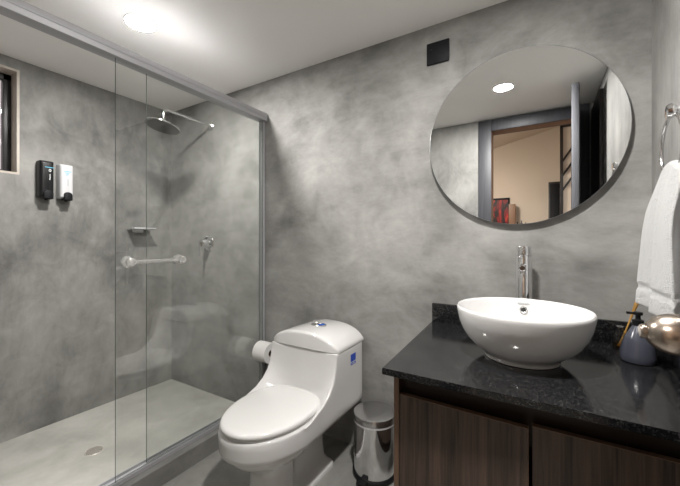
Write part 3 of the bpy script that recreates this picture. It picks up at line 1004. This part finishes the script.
# towel: one sheet pulled through the ring, two hanging layers
bm = B()
NU, NV = 61, 141
grid = []
top_z, bot_z = 1.345, 0.962
for j in range(NV):
    sarc = j / (NV - 1)                 # 0 front hem -> 1 back hem
    row = []
    for i in range(NU):
        u = -1 + 2 * i / (NU - 1)
        if sarc < 0.46:
            h = sarc / 0.46; side = -1
        elif sarc > 0.54:
            h = (1 - sarc) / 0.46; side = 1
        else:
            h = 1.0; side = None
        drop = 1 - h
        half = 0.100 + 0.066 * min(1.0, drop * 1.25) ** 0.8
        yy = RY - 0.016 + half * u
        tz = top_z - 0.056 * abs(u) ** 2.0
        if side is None:
            q = (sarc - 0.46) / 0.08 * PI
            x = RX - 0.0115 * math.cos(q)
            z = tz + 0.010 * math.sin(q)
        else:
            fold = 0.013 * math.sin(u * 7.5 + 0.8 + 0.5 * drop) * (0.55 + 0.45 * drop) + 0.005 * math.sin(u * 15 + drop * 2)
            belly = 0.016 * math.sin(min(1, drop * 2.2) * PI / 2)
            if side < 0:
                hem = 0.004 if 0.84 < drop < 0.885 else 0.0
                x = RX - 0.0115 - belly - 0.016 * drop + fold * min(1, drop * 4) + hem
                z = tz - (tz - bot_z) * drop + 0.004 * u * drop
            else:
                x = RX + 0.0115 + belly * 0.3 + fold * 0.4 * min(1, drop * 4)
                z = tz - (tz - bot_z - 0.012) * drop
        row.append(bm.verts.new((x, yy, z)))
    grid.append(row)
for j in range(NV - 1):
    for i in range(NU - 1):
        bm.faces.new((grid[j][i], grid[j][i + 1], grid[j + 1][i + 1], grid[j + 1][i]))
tw = obj('hand_towel', bm, 'terry', None, True, 80)
tag(tw, 'white terry hand towel hanging from the towel ring', 'towel')
so_ = tw.modifiers.new('thick', 'SOLIDIFY'); so_.thickness = 0.006; so_.offset = 0
ss_ = tw.modifiers.new('soft', 'SUBSURF'); ss_.levels = 1; ss_.render_levels = 1

# ================================================================== LAMPS
def ceiling_lamp(x, y, label, mat, r=0.064):
    t = thing('ceiling_lamp', (x, y, ZC), label, 'ceiling lamp', 'round ceiling lamps')
    bm = B(); lathe(bm, [(r, 0), (r + 0.008, 0), (r + 0.008, 0.0015), (r + 0.004, 0.0030), (r, 0.0030), (r, 0)], (x, y, ZC), (0, 0, -1), 48)
    obj('lamp_trim', bm, 'white_plastic', t)
    bm = B(); lathe(bm, [(r, 0.001), (r, 0.0022), (r - 0.002, 0.0026), (r * 0.6, 0.0031), (0, 0.0033)], (x, y, ZC), (0, 0, -1), 48)
    o = obj('lamp_diffuser', bm, mat, t)
ceiling_lamp(-1.664, 0.881, 'round white ceiling lamp over the shower rail', 'lamp1')
ceiling_lamp(-0.22, 0.66, 'round white ceiling lamp near the door, seen in the mirror', 'lamp2', 0.058)

# ================================================================== HALL THINGS IN THE MIRROR
ar = thing('picture', (-0.52, HY0, 1.302), 'red and black abstract picture on the hall wall, seen in the mirror', 'picture')
bm = B(); box(bm, -0.66, -0.382, HY0, HY0 + 0.02, 1.302, 1.765, 0.002)
pf = obj('picture_frame', bm, 'black_matte', ar)
bm = B(); box(bm, -0.645, -0.397, HY0 + 0.02, HY0 + 0.022, 1.315, 1.735)
obj('print', bm, 'red_art', ar, False)
cb = thing('hall_cabinet', (-0.16, HY0 + 0.001, 0), 'low brown hall cabinet under the red picture, seen in the mirror', 'cabinet')
bm = B(); box(bm, -0.70, 0.06, HY0 + 0.001, HY0 + 0.30, 0.0, 1.27, 0.003)
obj('cabinet_body', bm, 'cab', cb)
bm = B()
box(bm, -0.72, 0.075, HY0 + 0.001, HY0 + 0.32, 1.27, 1.298, 0.002)
obj('cabinet_top', bm, 'cab_edge', cb)
bx = tag(obj('card_box', (lambda b_: (box(b_, -0.385, -0.30, HY0 + 0.05, HY0 + 0.12, 1.298, 1.66, 0.002), b_)[1])(B()), 'lintel'), 'tall brown box beside the red picture, seen in the mirror', 'box')
pn = thing('tall_cabinet', (0.16, HY0 + 0.05, 0), 'tall dark grey panel cabinet against the hall wall, seen in the mirror', 'cabinet')
bm = B(); box(bm, 0.095, 0.30, HY0 + 0.004, HY0 + 0.12, 0, 1.93, 0.003)
obj('cabinet_body', bm, 'leaf_wood', pn)
bm = B(); box(bm, 0.11, 0.285, HY0 + 0.12, HY0 + 0.128, 0.05, 1.90, 0.002)
obj('cabinet_front', bm, 'black_matte', pn)
for q, (x, h, mm) in enumerate(((-0.27, 0.10, 'black_plastic'), (-0.22, 0.12, 'slate'), (-0.17, 0.09, 'black_plastic'))):
    t = obj('bottle', (lambda b_: (lathe(b_, [(0, 0), (0.016, 0), (0.018, 0.01), (0.016, h * 0.6), (0.006, h * 0.8), (0.006, h), (0, h)], (x, HY0 + 0.24, 1.298), (0, 0, 1), 16), b_)[1])(B()), mm)
    tag(t, ('black bottle next to the red picture', 'grey bottle in the middle of three by the red picture', 'black bottle furthest from the red picture')[q] + ', seen in the mirror', 'bottle', 'bottles on the hall cabinet')
scn = thing('room_divider', (0.30, -1.2, 0), 'dark framed divider with slanting bars in the hall, seen in the mirror', 'room divider')
bm = B()
box(bm, 0.187, 0.215, -1.22, -1.18, 0, 2.42); box(bm, 0.60, 0.63, -1.22, -1.18, 0, 2.42); box(bm, 0.187, 0.63, -1.22, -1.18, 2.39, 2.42)
obj('divider_frame', bm, 'leaf_wood', scn)
bm = B(); box(bm, 0.215, 0.60, -1.205, -1.195, 0, 2.39)
obj('divider_panel', bm, 'hall_wall', scn, False)
for zz in (1.70, 1.86, 2.02):
    bm = B()
    loft(bm, [[(0.215, y, zz - 0.012), (0.215, y, zz + 0.026), (0.60, y, zz + 0.626), (0.60, y, zz + 0.588)] for y in (-1.215, -1.185)])
    for v_ in bm.verts:
        if v_.co.z > 2.39:
            k_ = (v_.co.z - 2.388) / 1.56
            v_.co.z = 2.388; v_.co.x -= k_
    obj('slanting_bar', bm, 'leaf_wood', scn, False)
hl = thing('hall_lamp', (-0.9, -0.8, 2.28), 'round hall ceiling lamp beyond the doorway', 'ceiling lamp')
bm = B(); lathe(bm, [(0, 0), (0.02, 0), (0.02, 0.08), (0.16, 0.085), (0.16, 0.10), (0, 0.10)], (-0.9, -0.8, 2.425), (0, 0, -1), 40)
obj('lamp_base', bm, 'white_plastic', hl)
bm = B(); lathe(bm, [(0.155, 0.1005), (0.13, 0.125), (0.08, 0.14), (0, 0.145)], (-0.9, -0.8, 2.425), (0, 0, -1), 40)
obj('lamp_diffuser', bm, 'halllamp', hl)
